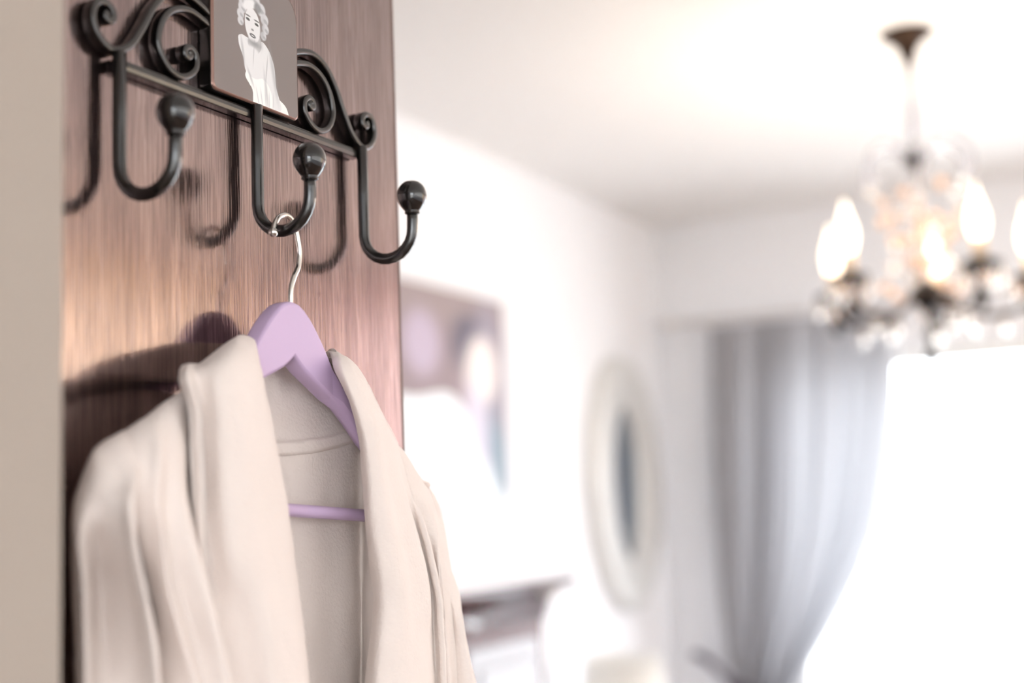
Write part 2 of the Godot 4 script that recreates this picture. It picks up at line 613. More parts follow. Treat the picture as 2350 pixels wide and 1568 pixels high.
func build_room() -> void:
	var st := begin()
	box(st, Vector3(LEFT - 0.3, -0.2, BACK - 0.3), Vector3(RIGHT + 0.3, 0.0, FRONT + 0.3))
	struct("floor", st, mats["oak floor"], "light wooden floor of the room", "floor")
	st = begin()
	box(st, Vector3(LEFT - 0.3, TOP, BACK - 0.3), Vector3(RIGHT + 0.3, TOP + 0.2, FRONT + 0.3))
	struct("ceiling", st, mats["ceiling paint"], "plain white ceiling that carries the chandelier", "ceiling")
	st = begin()
	box(st, Vector3(LEFT - 0.2, 0, BACK - 0.2), Vector3(LEFT, TOP, FRONT + 0.2))
	struct("wall_left", st, mats["white wall paint"], "white wall with the picture and the oval mirror", "wall")
	st = begin()
	box(st, Vector3(LEFT, 0, FRONT), Vector3(0.7, TOP, FRONT + 0.2))
	box(st, Vector3(2.4, 0, FRONT), Vector3(RIGHT, TOP, FRONT + 0.2))
	box(st, Vector3(0.7, 0, FRONT), Vector3(2.4, 0.4, FRONT + 0.2))
	box(st, Vector3(0.7, 2.35, FRONT), Vector3(2.4, TOP, FRONT + 0.2))
	struct("wall_front", st, mats["white wall paint"], "wall behind the photographer, out of the frame", "wall")
	# back wall with a wide window
	st = begin()
	box(st, Vector3(LEFT, 0, BACK - 0.2), Vector3(-1.47, TOP, BACK))
	box(st, Vector3(0.95, 0, BACK - 0.2), Vector3(1.25, TOP, BACK))
	box(st, Vector3(2.45, 0, BACK - 0.2), Vector3(RIGHT, TOP, BACK))
	box(st, Vector3(1.25, 2.46, BACK - 0.2), Vector3(2.45, TOP, BACK))
	box(st, Vector3(-1.47, 2.03, BACK - 0.2), Vector3(0.95, TOP, BACK))
	box(st, Vector3(-1.47, 0, BACK - 0.2), Vector3(0.95, 0.12, BACK))
	struct("wall_back", st, mats["white wall paint"], "white end wall round the wide bright window", "wall")
	# right wall, out of the frame, with a curtained window whose glow the door mirrors
	st = begin()
	box(st, Vector3(RIGHT, 0, BACK - 0.2), Vector3(RIGHT + 0.2, TOP, -4.2))
	box(st, Vector3(RIGHT, 0, 1.6), Vector3(RIGHT + 0.2, TOP, FRONT + 0.2))
	box(st, Vector3(RIGHT, 2.44, -4.2), Vector3(RIGHT + 0.2, TOP, 1.6))
	box(st, Vector3(RIGHT, 0, -4.2), Vector3(RIGHT + 0.2, 1.2, 1.6))
	struct("wall_right", st, mats["white wall paint"], "white side wall with a second window, out of the frame", "wall")
	# the wall end beside the photographer
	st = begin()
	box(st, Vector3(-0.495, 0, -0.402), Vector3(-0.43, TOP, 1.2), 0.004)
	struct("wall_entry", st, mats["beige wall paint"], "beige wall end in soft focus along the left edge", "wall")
	# the dark wooden door leaf
	var d := thing("door_1")
	tag(d, "tall dark brown wood-veneer door leaf behind the coat rack and bathrobe", "door", "", "structure")
	st = begin()
	box(st, Vector3(-0.547, 0.008, -0.782), Vector3(-0.507, 2.32, -0.02), 0.0015)
	show_mesh("leaf", done(st), mats["wenge veneer"], d)
	st = begin()
	box(st, Vector3(-0.546, 0.008, -0.788), Vector3(-0.5085, 2.32, -0.7822), 0.002)
	tag(show_mesh("edge_strip", done(st), mats["door edge"], d), "lighter edge strip")
	# windows
	window("window_1", Vector3(-1.47, 0.12, BACK - 0.12), Vector3(0.95, 2.03, BACK - 0.06), [-0.68, 0.14], [1.16], false, "wide white-framed window in the end wall, bright with daylight")
	window("window_4", Vector3(1.25, 0.02, BACK - 0.12), Vector3(2.45, 2.46, BACK - 0.06), [1.85], [], false, "added tall white-framed glazed door in the end wall, out of the frame, brightening the veneer reflection")  # unseen glazed door, added so the dark leaf mirrors something bright
	window("window_3", Vector3(0.7, 0.4, FRONT + 0.06), Vector3(2.4, 2.35, FRONT + 0.12), [1.55], [], false, "added white-framed fill-light window behind the photographer, out of the frame")  # unseen window, added as fill light for the robe and back wall
	window("window_2", Vector3(RIGHT + 0.06, 1.2, -4.2), Vector3(RIGHT + 0.12, 2.44, 1.6), [-2.5, -0.5], [], true, "white-framed side window out of the frame, near half added to light the robe, behind drawn curtains")  # unseen; its near half is added to give the robe soft light


func window(called: String, lo: Vector3, hi: Vector3, uprights: Array, rails: Array, side: bool, label: String) -> void:
	var w := thing(called)
	tag(w, label, "window", "", "structure")
	var ax := 2 if side else 0
	var st := begin()
	var t := 0.055
	var f := func(u0: float, v0: float, u1: float, v1: float) -> void:
		var a := lo
		var b := hi
		a[ax] = u0
		b[ax] = u1
		a.y = v0
		b.y = v1
		box(st, a, b, 0.006)
	f.call(lo[ax], lo.y, lo[ax] + t, hi.y)
	f.call(hi[ax] - t, lo.y, hi[ax], hi.y)
	f.call(lo[ax] + t, lo.y, hi[ax] - t, lo.y + t)
	f.call(lo[ax] + t, hi.y - t, hi[ax] - t, hi.y)
	show_mesh("frame", done(st), mats["trim paint"], w)
	for u in uprights:
		st = begin()
		f.call(u - 0.03, lo.y + t, u + 0.03, hi.y - t)
		show_mesh("mullion", done(st), mats["trim paint"], w)
	for v in rails:
		var edges: Array = [lo[ax] + t] + uprights + [hi[ax] - t]
		for k in edges.size() - 1:
			st = begin()
			f.call(edges[k] + (0.03 if k else 0.0), v - 0.02, edges[k + 1] - (0.03 if k < edges.size() - 2 else 0.0), v + 0.02)
			show_mesh("glazing_bar", done(st), mats["trim paint"], w)
	var ends: Array = [lo[ax] + t] + uprights + [hi[ax] - t]
	for k in ends.size() - 1:
		var a := (lo + hi) / 2.0
		var b := a
		a[ax] = ends[k]
		b[ax] = ends[k + 1]
		a.y = lo.y + t
		b.y = hi.y - t
		st = begin()
		st.set_smooth_group(-1)
		quad(st, a, Vector3(b.x, a.y, b.z), b, Vector3(a.x, b.y, a.z))
		show_mesh("pane", done(st), mats["window glass"], w)


# a hanging drape: left and right edges as heights -> place across; the pleats ride along
func drape(top: float, bottom: float, left: Array, right: Array, pleats: float, depth: float, plane: float, side: bool) -> ArrayMesh:
	var nu := 150
	var nv := 44
	var rows := []
	for i in nv + 1:
		var v := float(i) / nv
		var y := lerpf(top, bottom, v)
		var a := along(left, y)
		var b := along(right, y)
		var row := PackedVector3Array()
		for j in nu + 1:
			var u := float(j) / nu
			var warp := u + 0.03 * sin(u * 17.0) + 0.015 * sin(u * 41.0 + 1.0)
			var amp := depth * (0.75 + 0.35 * sin(u * 23.0 + v * 2.0))
			var w := plane + amp * sin(warp * TAU * pleats + 0.6 * sin(v * 3.0 + u * 5.0))
			var c := lerpf(a, b, u)
			row.append(Vector3(w, y, c) if side else Vector3(c, y, w))
		rows.append(row)
	var st := begin()
	sheet(st, rows, false, 1)
	return done(st)


func along(knots: Array, y: float) -> float:
	# knots: Vector2(height, place), from the top down
	for k in knots.size() - 1:
		if y >= knots[k + 1].y or k == knots.size() - 2:
			var t := clampf((knots[k].y - y) / (knots[k].y - knots[k + 1].y), 0.0, 1.0)
			return cubic_interpolate(knots[k].x, knots[k + 1].x, knots[maxi(k - 1, 0)].x, knots[mini(k + 2, knots.size() - 1)].x, t)
	return knots[-1].x


func build_window_dressing() -> void:
	var c := thing("curtain")
	tag(c, "sheer grey curtain swept to the left and tied back beside the bright window", "curtain")
	var left := [Vector2(-1.66, 2.16), Vector2(-1.67, 1.9), Vector2(-1.678, 1.58), Vector2(-1.678, 1.25), Vector2(-1.67, 1.0), Vector2(-1.65, 0.83), Vector2(-1.64, 0.72)]
	var right := [Vector2(-0.966, 2.16), Vector2(-0.985, 1.86), Vector2(-1.02, 1.63), Vector2(-1.067, 1.43), Vector2(-1.15, 1.233), Vector2(-1.257, 1.05), Vector2(-1.385, 0.85), Vector2(-1.46, 0.72)]
	show_mesh("drape", drape(2.16, 0.72, left, right, 15.0, 0.022, -4.74, false), mats["grey voile"], c)
	show_mesh("tail", drape(0.72, 0.03, [Vector2(-1.64, 0.72), Vector2(-1.66, 0.4), Vector2(-1.66, 0.03)], [Vector2(-1.46, 0.72), Vector2(-1.4, 0.5), Vector2(-1.38, 0.03)], 9.0, 0.02, -4.74, false), mats["grey voile"], c)
	var far_c := thing("curtain")  # unseen curtain, added to brighten what the dark leaf mirrors
	tag(far_c, "added rosy taupe curtain hanging straight over the added glazed door, out of the frame, brightening the veneer reflection", "curtain")
	show_mesh("drape", drape(2.52, 0.04, [Vector2(1.15, 2.52), Vector2(1.15, 0.04)], [Vector2(2.52, 2.52), Vector2(2.52, 0.04)], 17.0, 0.022, -4.74, false), mats["rosy voile"], far_c)
	# rod
	var r := thing("curtain_rod", Vector3(-0.3, 2.185, -4.74))
	tag(r, "slim pale curtain rod with ball ends above the bright window", "curtain rod")
	var st := begin()
	sweep(st, [Vector3(-1.52, 0, 0), Vector3(0, 0, 0), Vector3(1.3, 0, 0)], circle(0.011), Vector3.UP)
	show_mesh("pole", done(st), mats["rod metal"], r)
	for x in [-1.535, 1.315]:
		st = begin()
		ball(st, Vector3(x, 0, 0), Vector3.ONE * 0.024)
		show_mesh("finial", done(st), mats["rod metal"], r)
	for x in [-1.4, 1.2]:
		st = begin()
		sweep(st, [Vector3(x, -0.012, 0), Vector3(x, -0.02, -0.06), Vector3(x, -0.02, -0.119)], circle(0.008), Vector3.UP)
		show_mesh("bracket", done(st), mats["rod metal"], r)
	# tieback
	st = begin()
	var loop := []
	for k in 25:
		var t := TAU * k / 24.0
		loop.append(Vector3(-1.555 + cos(t) * 0.115, 0.80 - cos(t) * 0.03, -4.74 + sin(t) * 0.055))
	sweep(st, loop, round_rect(0.02, 0.006, 0.005), Vector3.UP)
	var tb := thing("curtain_tieback")
	tag(tb, "dark cord band holding the grey curtain to the wall", "tieback")
	show_mesh("band", done(st), mats["tie cord"], tb)
	st = begin()
	sweep(st, spline([Vector3(-1.665, 0.825, -4.74), Vector3(-1.74, 0.885, -4.78), Vector3(-1.82, 0.915, -4.83), Vector3(-1.85, 0.912, -4.858)], 5), round_rect(0.014, 0.005, 0.004), Vector3.UP)
	show_mesh("strap", done(st), mats["tie cord"], tb)
	# honey curtain, plus voile added as soft fill light, over the unseen side window
	for k in 2:
		var z0: float = [-4.3, -2.46][k]
		var z1: float = [-2.5, 1.7][k]
		var o := show_mesh("side_curtain", drape(2.5, 1.08, [Vector2(z0, 2.5), Vector2(z0, 1.08)], [Vector2(z1, 2.5), Vector2(z1, 1.08)], 16.0, 0.025, RIGHT - 0.08, true), mats[["honey curtain", "white voile"][k]])
		tag(o, ["honey coloured curtain drawn over the far half of the side window", "white voile curtain drawn over the near half of the side window, added as soft fill light"][k], "curtain", "curtains over the side window")


func build_outside() -> void:
	var st := begin()
	box(st, Vector3(-30, -0.5, -45), Vector3(30, -0.25, BACK - 0.3))
	struct("ground", st, mats["paving"], "pale paving outside the bright window", "ground")
	var h := thing("house", Vector3(0, -0.25, -15))
	tag(h, "pale rendered house with a grey roof seen through the window", "house")
	st = begin()
	box(st, Vector3(-2.8, 0, -6), Vector3(6.0, 1.5, 0))
	show_mesh("wall", done(st), mats["render wall"], h)
	st = begin()
	st.set_smooth_group(-1)
	var a := Vector3(-3.05, 1.44, 0.4)
	var b := Vector3(6.3, 1.44, 0.4)
	var c := Vector3(5.6, 2.17, -3)
	var d := Vector3(-3.3, 2.17, -3)
	var e := Vector3(-3.05, 1.44, -6.4)
	var f := Vector3(6.3, 1.44, -6.4)
	quad(st, a, d, c, b)
	quad(st, f, c, d, e)
	tri(st, e, d, a)
	tri(st, b, c, f)
	quad(st, a, b, f, e)
	show_mesh("roof", done(st), mats["slate roof"], h)
	for x in [-1.9, 0.6, 2.4]:
		st = begin()
		box(st, Vector3(x, 0.55, -0.02), Vector3(x + 0.7, 1.25, 0.03))
		var w := show_mesh("window", done(st), mats["trim paint"], h)
		st = begin()
		box(st, Vector3(x + 0.06, 0.61, 0.02), Vector3(x + 0.64, 1.19, 0.035))
		show_mesh("pane", done(st), mats["dark pane"], w)


# ---------------------------------------------------------------- rack
const RACK := Vector3(-0.5065, 1.7455, -0.6133)   # on the door, at the middle of the bar; along the bar is -z


func rp(s: float, h: float, out: float) -> Vector3:
	return Vector3(out, h, -s)


func build_rack() -> void:
	var r := thing("coat_rack", RACK)
	tag(r, "black wrought-iron coat rack with scrolls and three ball-tipped hooks on the door", "coat rack")
	var iron: Material = mats["black iron"]
	# bar: a flat section with two grooves in its face
	var st := begin()
	var sec := []
	for p in [Vector2(0.0005, -0.0034), Vector2(0.0050, -0.0034), Vector2(0.0060, -0.0028), Vector2(0.0062, -0.0021), Vector2(0.0074, -0.0012), Vector2(0.0075, 0.0010), Vector2(0.0070, 0.0030), Vector2(0.0062, 0.0034), Vector2(0.0005, 0.0034)]:
		sec.append(p)
	sweep(st, [rp(-0.1115, 0, 0), rp(0, 0, 0), rp(0.112, 0, 0)], sec, Vector3.RIGHT, -1)
	show_mesh("bar", done(st), iron, r)
	# scrolls, the right pair and its mirror image
	var outer := [Vector2(0.03, 0.046), Vector2(0.0455, 0.0532), Vector2(0.0595, 0.0562), Vector2(0.0738, 0.052), Vector2(0.0856, 0.0402), Vector2(0.0951, 0.0244), Vector2(0.1048, 0.0115), Vector2(0.1165, 0.0057), Vector2(0.1274, 0.0113), Vector2(0.131, 0.021), Vector2(0.1275, 0.0291), Vector2(0.1205, 0.0301), Vector2(0.1165, 0.0265), Vector2(0.1170, 0.0222), Vector2(0.1200, 0.0212), Vector2(0.1222, 0.0230), Vector2(0.1210, 0.0252)]
	var inner := [Vector2(0.030, 0.040), Vector2(0.0452, 0.0455), Vector2(0.0568, 0.0475), Vector2(0.071, 0.0430), Vector2(0.0803, 0.0315), Vector2(0.0822, 0.0200), Vector2(0.0745, 0.0084), Vector2(0.0655, 0.0056), Vector2(0.0565, 0.0090), Vector2(0.0512, 0.0155), Vector2(0.0520, 0.0225), Vector2(0.0565, 0.0252), Vector2(0.0605, 0.0232), Vector2(0.0605, 0.0198), Vector2(0.0578, 0.0190), Vector2(0.0562, 0.0208), Vector2(0.0575, 0.0226)]
	for k in 2:
		for s in [1.0, -1.0]:
			var path := []
			for p in spline([outer, inner][k], 7):
				path.append(rp(p.x * s, p.y, 0.0042))
			st = begin()
			var w: float = [0.0040, 0.0038][k]
			sweep(st, path, round_rect(w, 0.0021, 0.0012, 2), Vector3.RIGHT)
			show_mesh(["outer_scroll", "inner_scroll"][k], done(st), iron, r)
	# hooks
	for s in [-0.114, 0.0, 0.1124]:
		var path := [rp(s, 0.005, 0.0088), rp(s, -0.03, 0.0088), rp(s, -0.0575, 0.0088)]
		for k in range(1, 12):
			var a := PI * k / 12.0
			path.append(rp(s, -0.0575 - sin(a) * 0.0185, 0.0283 - cos(a) * 0.0195))
		path.append(rp(s, -0.0575, 0.0478))
		path.append(rp(s, -0.052, 0.0480))
		path.append(rp(s, -0.047, 0.0480))
		var flute := []
		for k in 20:
			var t := TAU * k / 20.0
			flute.append(Vector2(cos(t), sin(t)) * (0.0037 + 0.00018 * cos(t * 5.0)))
		st = begin()
		sweep(st, path, flute, Vector3(0, 0, 1))
		var hook := show_mesh("hook", done(st), iron, r)
		st = begin()
		lathe(st, spline([Vector2(0.0004, 0.0103), Vector2(0.0045, 0.0095), Vector2(0.0078, 0.0068), Vector2(0.0098, 0.0022), Vector2(0.0099, -0.0015), Vector2(0.0086, -0.0056), Vector2(0.0064, -0.0088), Vector2(0.0050, -0.0108), Vector2(0.0052, -0.0118), Vector2(0.0042, -0.0126)], 4), 36, rp(s, -0.0355, 0.0480))
		show_mesh("ball", done(st), mats["black gloss ball"], hook)
	# the print tile in the middle
	var tile := []
	var c := 0.0
	for q in [[1, 1, 0.0, 0.017], [-1, 1, 0.25, 0.017], [-1, -1, 0.5, 0.004], [1, -1, 0.75, 0.004]]:
		for k in 9:
			var t: float = TAU * (q[2] + 0.25 * k / 8.0)
			tile.append(Vector2(q[0] * (0.0413 - q[3]) + cos(t) * q[3], 0.046 + q[1] * (0.0415 - q[3]) + sin(t) * q[3]))
	var rings := []
	for lv in [[0.0005, 0.0], [0.0068, 0.0], [0.0086, 0.0004], [0.0095, 0.0011], [0.0098, 0.0022]]:
		var row := PackedVector3Array()
		for p in tile:
			var d: Vector2 = p - Vector2(0, 0.046)
			var q: Vector2 = Vector2(0, 0.046) + d - d.normalized() * lv[1]
			row.append(rp(q.x, q.y, lv[0]))
		rings.append(row)
	st = begin()
	sheet(st, rings, true, 1)
	var body := show_mesh("photo_tile", done(st), mats["black iron"], r)
	tag(body, "rounded tile with a black-and-white print of a fair-haired woman")
	st = begin()
	sheet(st, rings.slice(2), true, 1)
	show_mesh("rim", done(st), mats["copper edge"], body, Vector3(0.00005, 0, 0))
	var pts := PackedVector3Array()
	var uvs := PackedVector2Array()
	var rim: PackedVector3Array = rings[-1]
	rim.reverse()
	for p in rim:
		pts.append(p)
		uvs.append(Vector2((-p.z + 0.0413) / 0.0826, 1.0 - (p.y - 0.0045) / 0.083))
	print_quad("print", portrait(), 0.28, body, pts, uvs)


# ---------------------------------------------------------------- hanger
func build_hanger() -> void:
	var mid := Vector3(-0.479, 0.0, -0.6150)
	var h := thing("coat_hanger", Vector3(mid.x, 1.5935, mid.z))
	tag(h, "lilac wooden coat hanger with a steel hook inside the bathrobe", "coat hanger")
	# stations along the arms: [along, top, bottom] above the notch
	var half := [[0.0, 0.0328, 0.0], [0.005, 0.0322, -0.0043], [0.0104, 0.0295, -0.0080], [0.016, 0.0250, -0.0108], [0.0218, 0.0190, -0.0135], [0.027, 0.0127, -0.0160], [0.032, 0.0060, -0.0185], [0.0365, -0.0008, -0.0208], [0.045, -0.0100, -0.0262], [0.056, -0.0195, -0.0365], [0.068, -0.0280, -0.0478], [0.085, -0.0380, -0.0590], [0.105, -0.0480, -0.0680], [0.125, -0.0590, -0.0770], [0.138, -0.0680, -0.0830], [0.146, -0.0750, -0.0860]]
	var st := begin()
	var rows := []
	var line := []
	for k in range(half.size() - 1, 0, -1):
		line.append([-half[k][0], half[k][1], half[k][2]])
	line.append_array(half)
	for q in line:
		var s: float = q[0]
		var over := maxf(absf(s) - 0.0365, 0.0)
		var fwd := 0.0042 * (1.0 - exp(-over * 75.0)) - 0.0022 * smoothstep(0.05, 0.1, over)
		var tilt := -0.055 * s
		var t := 0.0064 - minf(over * 0.035, 0.0024)
		var top: float = q[1] + tilt
		var low: float = q[2] + tilt
		var e := 0.0022 + minf(over * 0.2, 0.0028)
		var sec := [[t - e, low], [t - 0.3 * e, low + 0.3 * e], [t, low + e], [t, (low + top) / 2], [t, top - e], [t - 0.3 * e, top - 0.3 * e], [t - e, top], [-t + e, top], [-t + 0.3 * e, top - 0.3 * e], [-t, top - e], [-t, (low + top) / 2], [-t, low + e], [-t + 0.3 * e, low + 0.3 * e], [-t + e, low]]
		var row := PackedVector3Array()
		for p in sec:
			row.append(Vector3(p[0] + fwd, p[1], -s))
		rows.append(row)
	for e in [0, -1]:
		var cap := PackedVector3Array()
		var m := Vector3.ZERO
		for p in rows[e]:
			m += p / rows[e].size()
		for p in rows[e]:
			cap.append(m)
		if e == 0:
			rows.push_front(cap)
		else:
			rows.push_back(cap)
	# three facets: two arms that bend away from the flat middle
	var cut := []
	for k in rows.size():
		if absf(absf(rows[k][0].z) - 0.0365) < 0.0001:
			cut.append(k)
	var spans := [rows.slice(0, cut[0] + 1), rows.slice(cut[0], cut[1] + 1), rows.slice(cut[1])]
	var face := [1, 1, 2, 2, 3, 3, 3, 3, 3, 4, 4, 1, 1, 1]
	for k in 3:
		for j in 14:
			var strip := []
			for row in spans[k]:
				strip.append(PackedVector3Array([row[j], row[(j + 1) % 14]]))
			sheet(st, strip, false, face[j] + 4 * k)
	show_mesh("body", done(st), mats["lilac lacquer"], h)
	st = begin()
	var bar := []
	for k in 21:
		var s := lerpf(-0.132, 0.136, k / 20.0)
		bar.append(Vector3(0.004, -0.0895 - 0.064 * (s + 0.007), -s))
	sweep(st, bar, circle(0.0038, 16), Vector3.UP)
	show_mesh("crossbar", done(st), mats["lilac lacquer"], h)
	st = begin()
	var wire := []
	var dz := [[-0.0110, 0.0747], [-0.0094, 0.0789], [-0.0050, 0.0842], [0.0005, 0.0863], [0.0058, 0.0852], [0.0097, 0.0809], [0.0123, 0.0738], [0.0140, 0.0641], [0.0127, 0.0571], [0.0080, 0.0492], [0.0052, 0.0427], [0.0044, 0.0342], [0.0042, 0.028]]
	for q in dz:
		wire.append(Vector3(0, q[1], -q[0]))
	sweep(st, spline(wire, 5), circle(0.00165, 12), Vector3.RIGHT)
	ball(st, wire[0] + Vector3(0, -0.001, 0), Vector3.ONE * 0.0029, 10, 14)
	show_mesh("wire_hook", done(st), mats["chromed wire"], h)


# ---------------------------------------------------------------- robe
func build_robe() -> void:
	var r := thing("bathrobe")
	tag(r, "cream fleece bathrobe with a wide shawl collar on the lilac hanger", "bathrobe")
	var f: Material = mats["fleece"]
	# sleeve left
	show_mesh("sleeve", cloth([[-5020,15119,-4834,-5020,15129,-4787,-5020,15194,-4822,-5020,15282,-4889,-5020,15329,-4963,-5020,15371,-5048,-5020,15398,-5101],
		[-4890,15174,-4689,-4890,15182,-4644,-4890,15246,-4677,-4890,15332,-4742,-4890,15379,-4814,-4890,15421,-4897,-4890,15447,-4948],
		[-5020,15185,-4804,-4800,15185,-4550,-4740,15245,-4525,-4680,15324,-4530,-4680,15369,-4599,-4680,15409,-4678,-4690,15435,-4737],
		[-5020,15098,-4776,-4840,15104,-4561,-4660,15130,-4431,-4590,15187,-4470,-4540,15215,-4544,-4490,15232,-4613,-4520,15246,-4670],
		[-5020,15001,-4768,-4850,15011,-4563,-4600,15038,-4387,-4570,15076,-4451,-4500,15093,-4490,-4420,15100,-4505,-4530,15102,-4648],
		[-5020,14894,-4760,-4850,14908,-4555,-4600,14911,-4375,-4670,14904,-4557,-4530,14902,-4548,-4380,14902,-4483,-4550,14896,-4691],
		[-5020,14681,-4767,-4870,14702,-4581,-4590,14714,-4387,-4770,14694,-4678,-4590,14695,-4650,-4360,14703,-4522,-4560,14688,-4756],
		[-5020,14468,-4780,-4870,14496,-4593,-4580,14520,-4384,-4740,14491,-4654,-4550,14495,-4637,-4340,14506,-4551,-4550,14479,-4797],
		[-5020,14219,-4787,-4870,14256,-4600,-4540,14297,-4359,-4650,14266,-4572,-4500,14265,-4613,-4320,14276,-4567,-4530,14238,-4810],
		[-5020,7000,-4795,-4870,7000,-4608,-4540,7000,-4330,-4650,7000,-4473,-4500,7000,-4585,-4320,7000,-4587,-4530,7000,-4825]], 0.0025), f, r)
	# front left
	show_mesh("front_panel", cloth([[-5020,15397,-5095,-5020,15444,-5190,-5020,15493,-5287,-5020,15544,-5387,-5020,15586,-5473,-5020,15631,-5560,-5020,15697,-5722],
		[-4880,15446,-4935,-4880,15491,-5027,-4880,15540,-5121,-4880,15591,-5218,-4880,15632,-5301,-4880,15677,-5385,-4880,15741,-5542],
		[-4710,15436,-4757,-4680,15477,-4815,-4680,15524,-4905,-4680,15573,-4998,-4680,15612,-5077,-4680,15655,-5158,-4730,15725,-5365],
		[-4520,15246,-4670,-4530,15309,-4732,-4520,15369,-4796,-4550,15399,-4904,-4560,15413,-4983,-4630,15432,-5130,-4660,15463,-5316],
		[-4530,15102,-4648,-4490,15100,-4676,-4440,15098,-4689,-4490,15098,-4822,-4460,15096,-4880,-4600,15099,-5094,-4640,15097,-5306],
		[-4550,14896,-4691,-4480,14894,-4702,-4400,14894,-4684,-4470,14889,-4820,-4400,14885,-4886,-4560,14880,-5089,-4620,14872,-5314],
		[-4560,14688,-4756,-4480,14688,-4742,-4380,14691,-4702,-4460,14680,-4865,-4360,14675,-4925,-4520,14661,-5128,-4580,14647,-5332],
		[-4550,14479,-4797,-4460,14481,-4786,-4360,14486,-4754,-4440,14467,-4938,-4330,14464,-4972,-4500,14441,-5186,-4570,14419,-5402],
		[-4530,14238,-4810,-4430,14239,-4826,-4340,14239,-4840,-4400,14221,-4968,-4310,14215,-5030,-4480,14182,-5248,-4550,14152,-5459],
		[-4530,7000,-4825,-4430,7000,-4873,-4340,7000,-4942,-4400,7000,-5003,-4310,7000,-5099,-4480,7000,-5322,-4550,7000,-5529]], 0.0025), f, r)
	# lapel left
	show_mesh("lapel", cloth([[-5015,15807,-5595,-5015,15843,-5653,-5015,15847,-5737,-5015,15929,-5877,-5015,16001,-5994,-5015,16049,-6114,-5015,16019,-6256,-5015,15989,-6276],
		[-4680,15773,-5123,-4700,15810,-5198,-4750,15823,-5331,-4750,15900,-5459,-4750,15967,-5567,-4750,16012,-5678,-4720,15979,-5773,-4800,15967,-5889],
		[-4620,15707,-5051,-4550,15720,-5031,-4600,15743,-5172,-4530,15767,-5205,-4490,15797,-5278,-4490,15820,-5400,-4570,15792,-5657,-4700,15771,-5801],
		[-4620,15598,-5101,-4520,15588,-5048,-4570,15598,-5159,-4470,15591,-5167,-4430,15593,-5255,-4440,15602,-5406,-4550,15624,-5681,-4670,15638,-5792],
		[-4600,15363,-5106,-4500,15356,-5046,-4550,15362,-5150,-4440,15355,-5146,-4390,15355,-5238,-4410,15360,-5436,-4540,15374,-5734,-4660,15383,-5839],
		[-4580,15098,-5104,-4480,15095,-5036,-4530,15096,-5144,-4410,15091,-5140,-4360,15088,-5248,-4390,15086,-5469,-4520,15087,-5782,-4640,15090,-5884],
		[-4560,14858,-5088,-4470,14859,-5035,-4510,14855,-5138,-4390,14853,-5146,-4340,14846,-5263,-4370,14837,-5496,-4500,14825,-5811,-4620,14823,-5911],
		[-4540,14553,-5136,-4460,14558,-5077,-4500,14549,-5181,-4430,14543,-5255,-4340,14537,-5332,-4340,14521,-5526,-4480,14493,-5845,-4600,14485,-5946],
		[-4520,14186,-5206,-4460,14190,-5185,-4480,14178,-5274,-4430,14170,-5349,-4340,14164,-5411,-4320,14145,-5563,-4460,14098,-5885,-4580,14080,-5996],
		[-4520,7000,-5289,-4460,7000,-5315,-4480,7000,-5386,-4430,7000,-5463,-4340,7000,-5505,-4320,7000,-5608,-4460,7000,-5933,-4580,7000,-6055]], 0.0042), f, r)
	# lapel right
	show_mesh("lapel", cloth([[-5015,15984,-6810,-5015,16016,-6783,-5015,16021,-6840,-5015,16006,-6901,-5015,15987,-6958,-5015,15970,-6996,-5015,15957,-7010,-5015,15943,-7019],
		[-4870,15993,-6730,-4800,16009,-6606,-4790,16012,-6648,-4790,15998,-6708,-4810,15984,-6792,-4850,15976,-6886,-4900,15973,-6971,-4950,15969,-7051],
		[-4700,15842,-6590,-4630,15853,-6421,-4570,15865,-6396,-4550,15870,-6449,-4590,15865,-6592,-4680,15849,-6797,-4780,15846,-6966,-4880,15842,-7125],
		[-4660,15656,-6652,-4580,15668,-6475,-4480,15657,-6396,-4460,15666,-6458,-4510,15673,-6613,-4610,15680,-6827,-4720,15670,-7014,-4820,15665,-7182],
		[-4660,15430,-6751,-4560,15440,-6542,-4460,15437,-6471,-4430,15442,-6519,-4480,15450,-6687,-4560,15474,-6885,-4660,15485,-7072,-4740,15489,-7219],
		[-4660,15214,-6780,-4550,15209,-6550,-4450,15204,-6492,-4410,15202,-6534,-4450,15204,-6717,-4510,15207,-6905,-4590,15211,-7079,-4610,15212,-7140],
		[-4640,14945,-6768,-4540,14948,-6557,-4430,14946,-6489,-4380,14944,-6538,-4430,14938,-6780,-4470,14934,-6975,-4560,14931,-7167,-4530,14931,-7151],
		[-4640,14703,-6805,-4530,14713,-6584,-4410,14716,-6513,-4360,14712,-6567,-4410,14698,-6835,-4440,14689,-7026,-4540,14679,-7242,-4500,14680,-7210],
		[-4630,14489,-6828,-4520,14506,-6606,-4410,14511,-6540,-4350,14507,-6589,-4400,14486,-6867,-4420,14471,-7059,-4530,14455,-7283,-4480,14458,-7234],
		[-4640,14256,-6785,-4540,14278,-6580,-4400,14289,-6493,-4340,14282,-6563,-4360,14256,-6817,-4440,14227,-7098,-4530,14206,-7295,-4480,14210,-7256],
		[-4660,13979,-6747,-4560,14008,-6548,-4410,14023,-6464,-4350,14015,-6542,-4310,14000,-6662,-4440,13938,-7108,-4520,13912,-7288,-4470,13918,-7250],
		[-4660,7000,-6700,-4560,7000,-6509,-4410,7000,-6430,-4350,7000,-6518,-4310,7000,-6477,-4440,7000,-7119,-4520,7000,-7280,-4470,7000,-7241]], 0.0042), f, r)
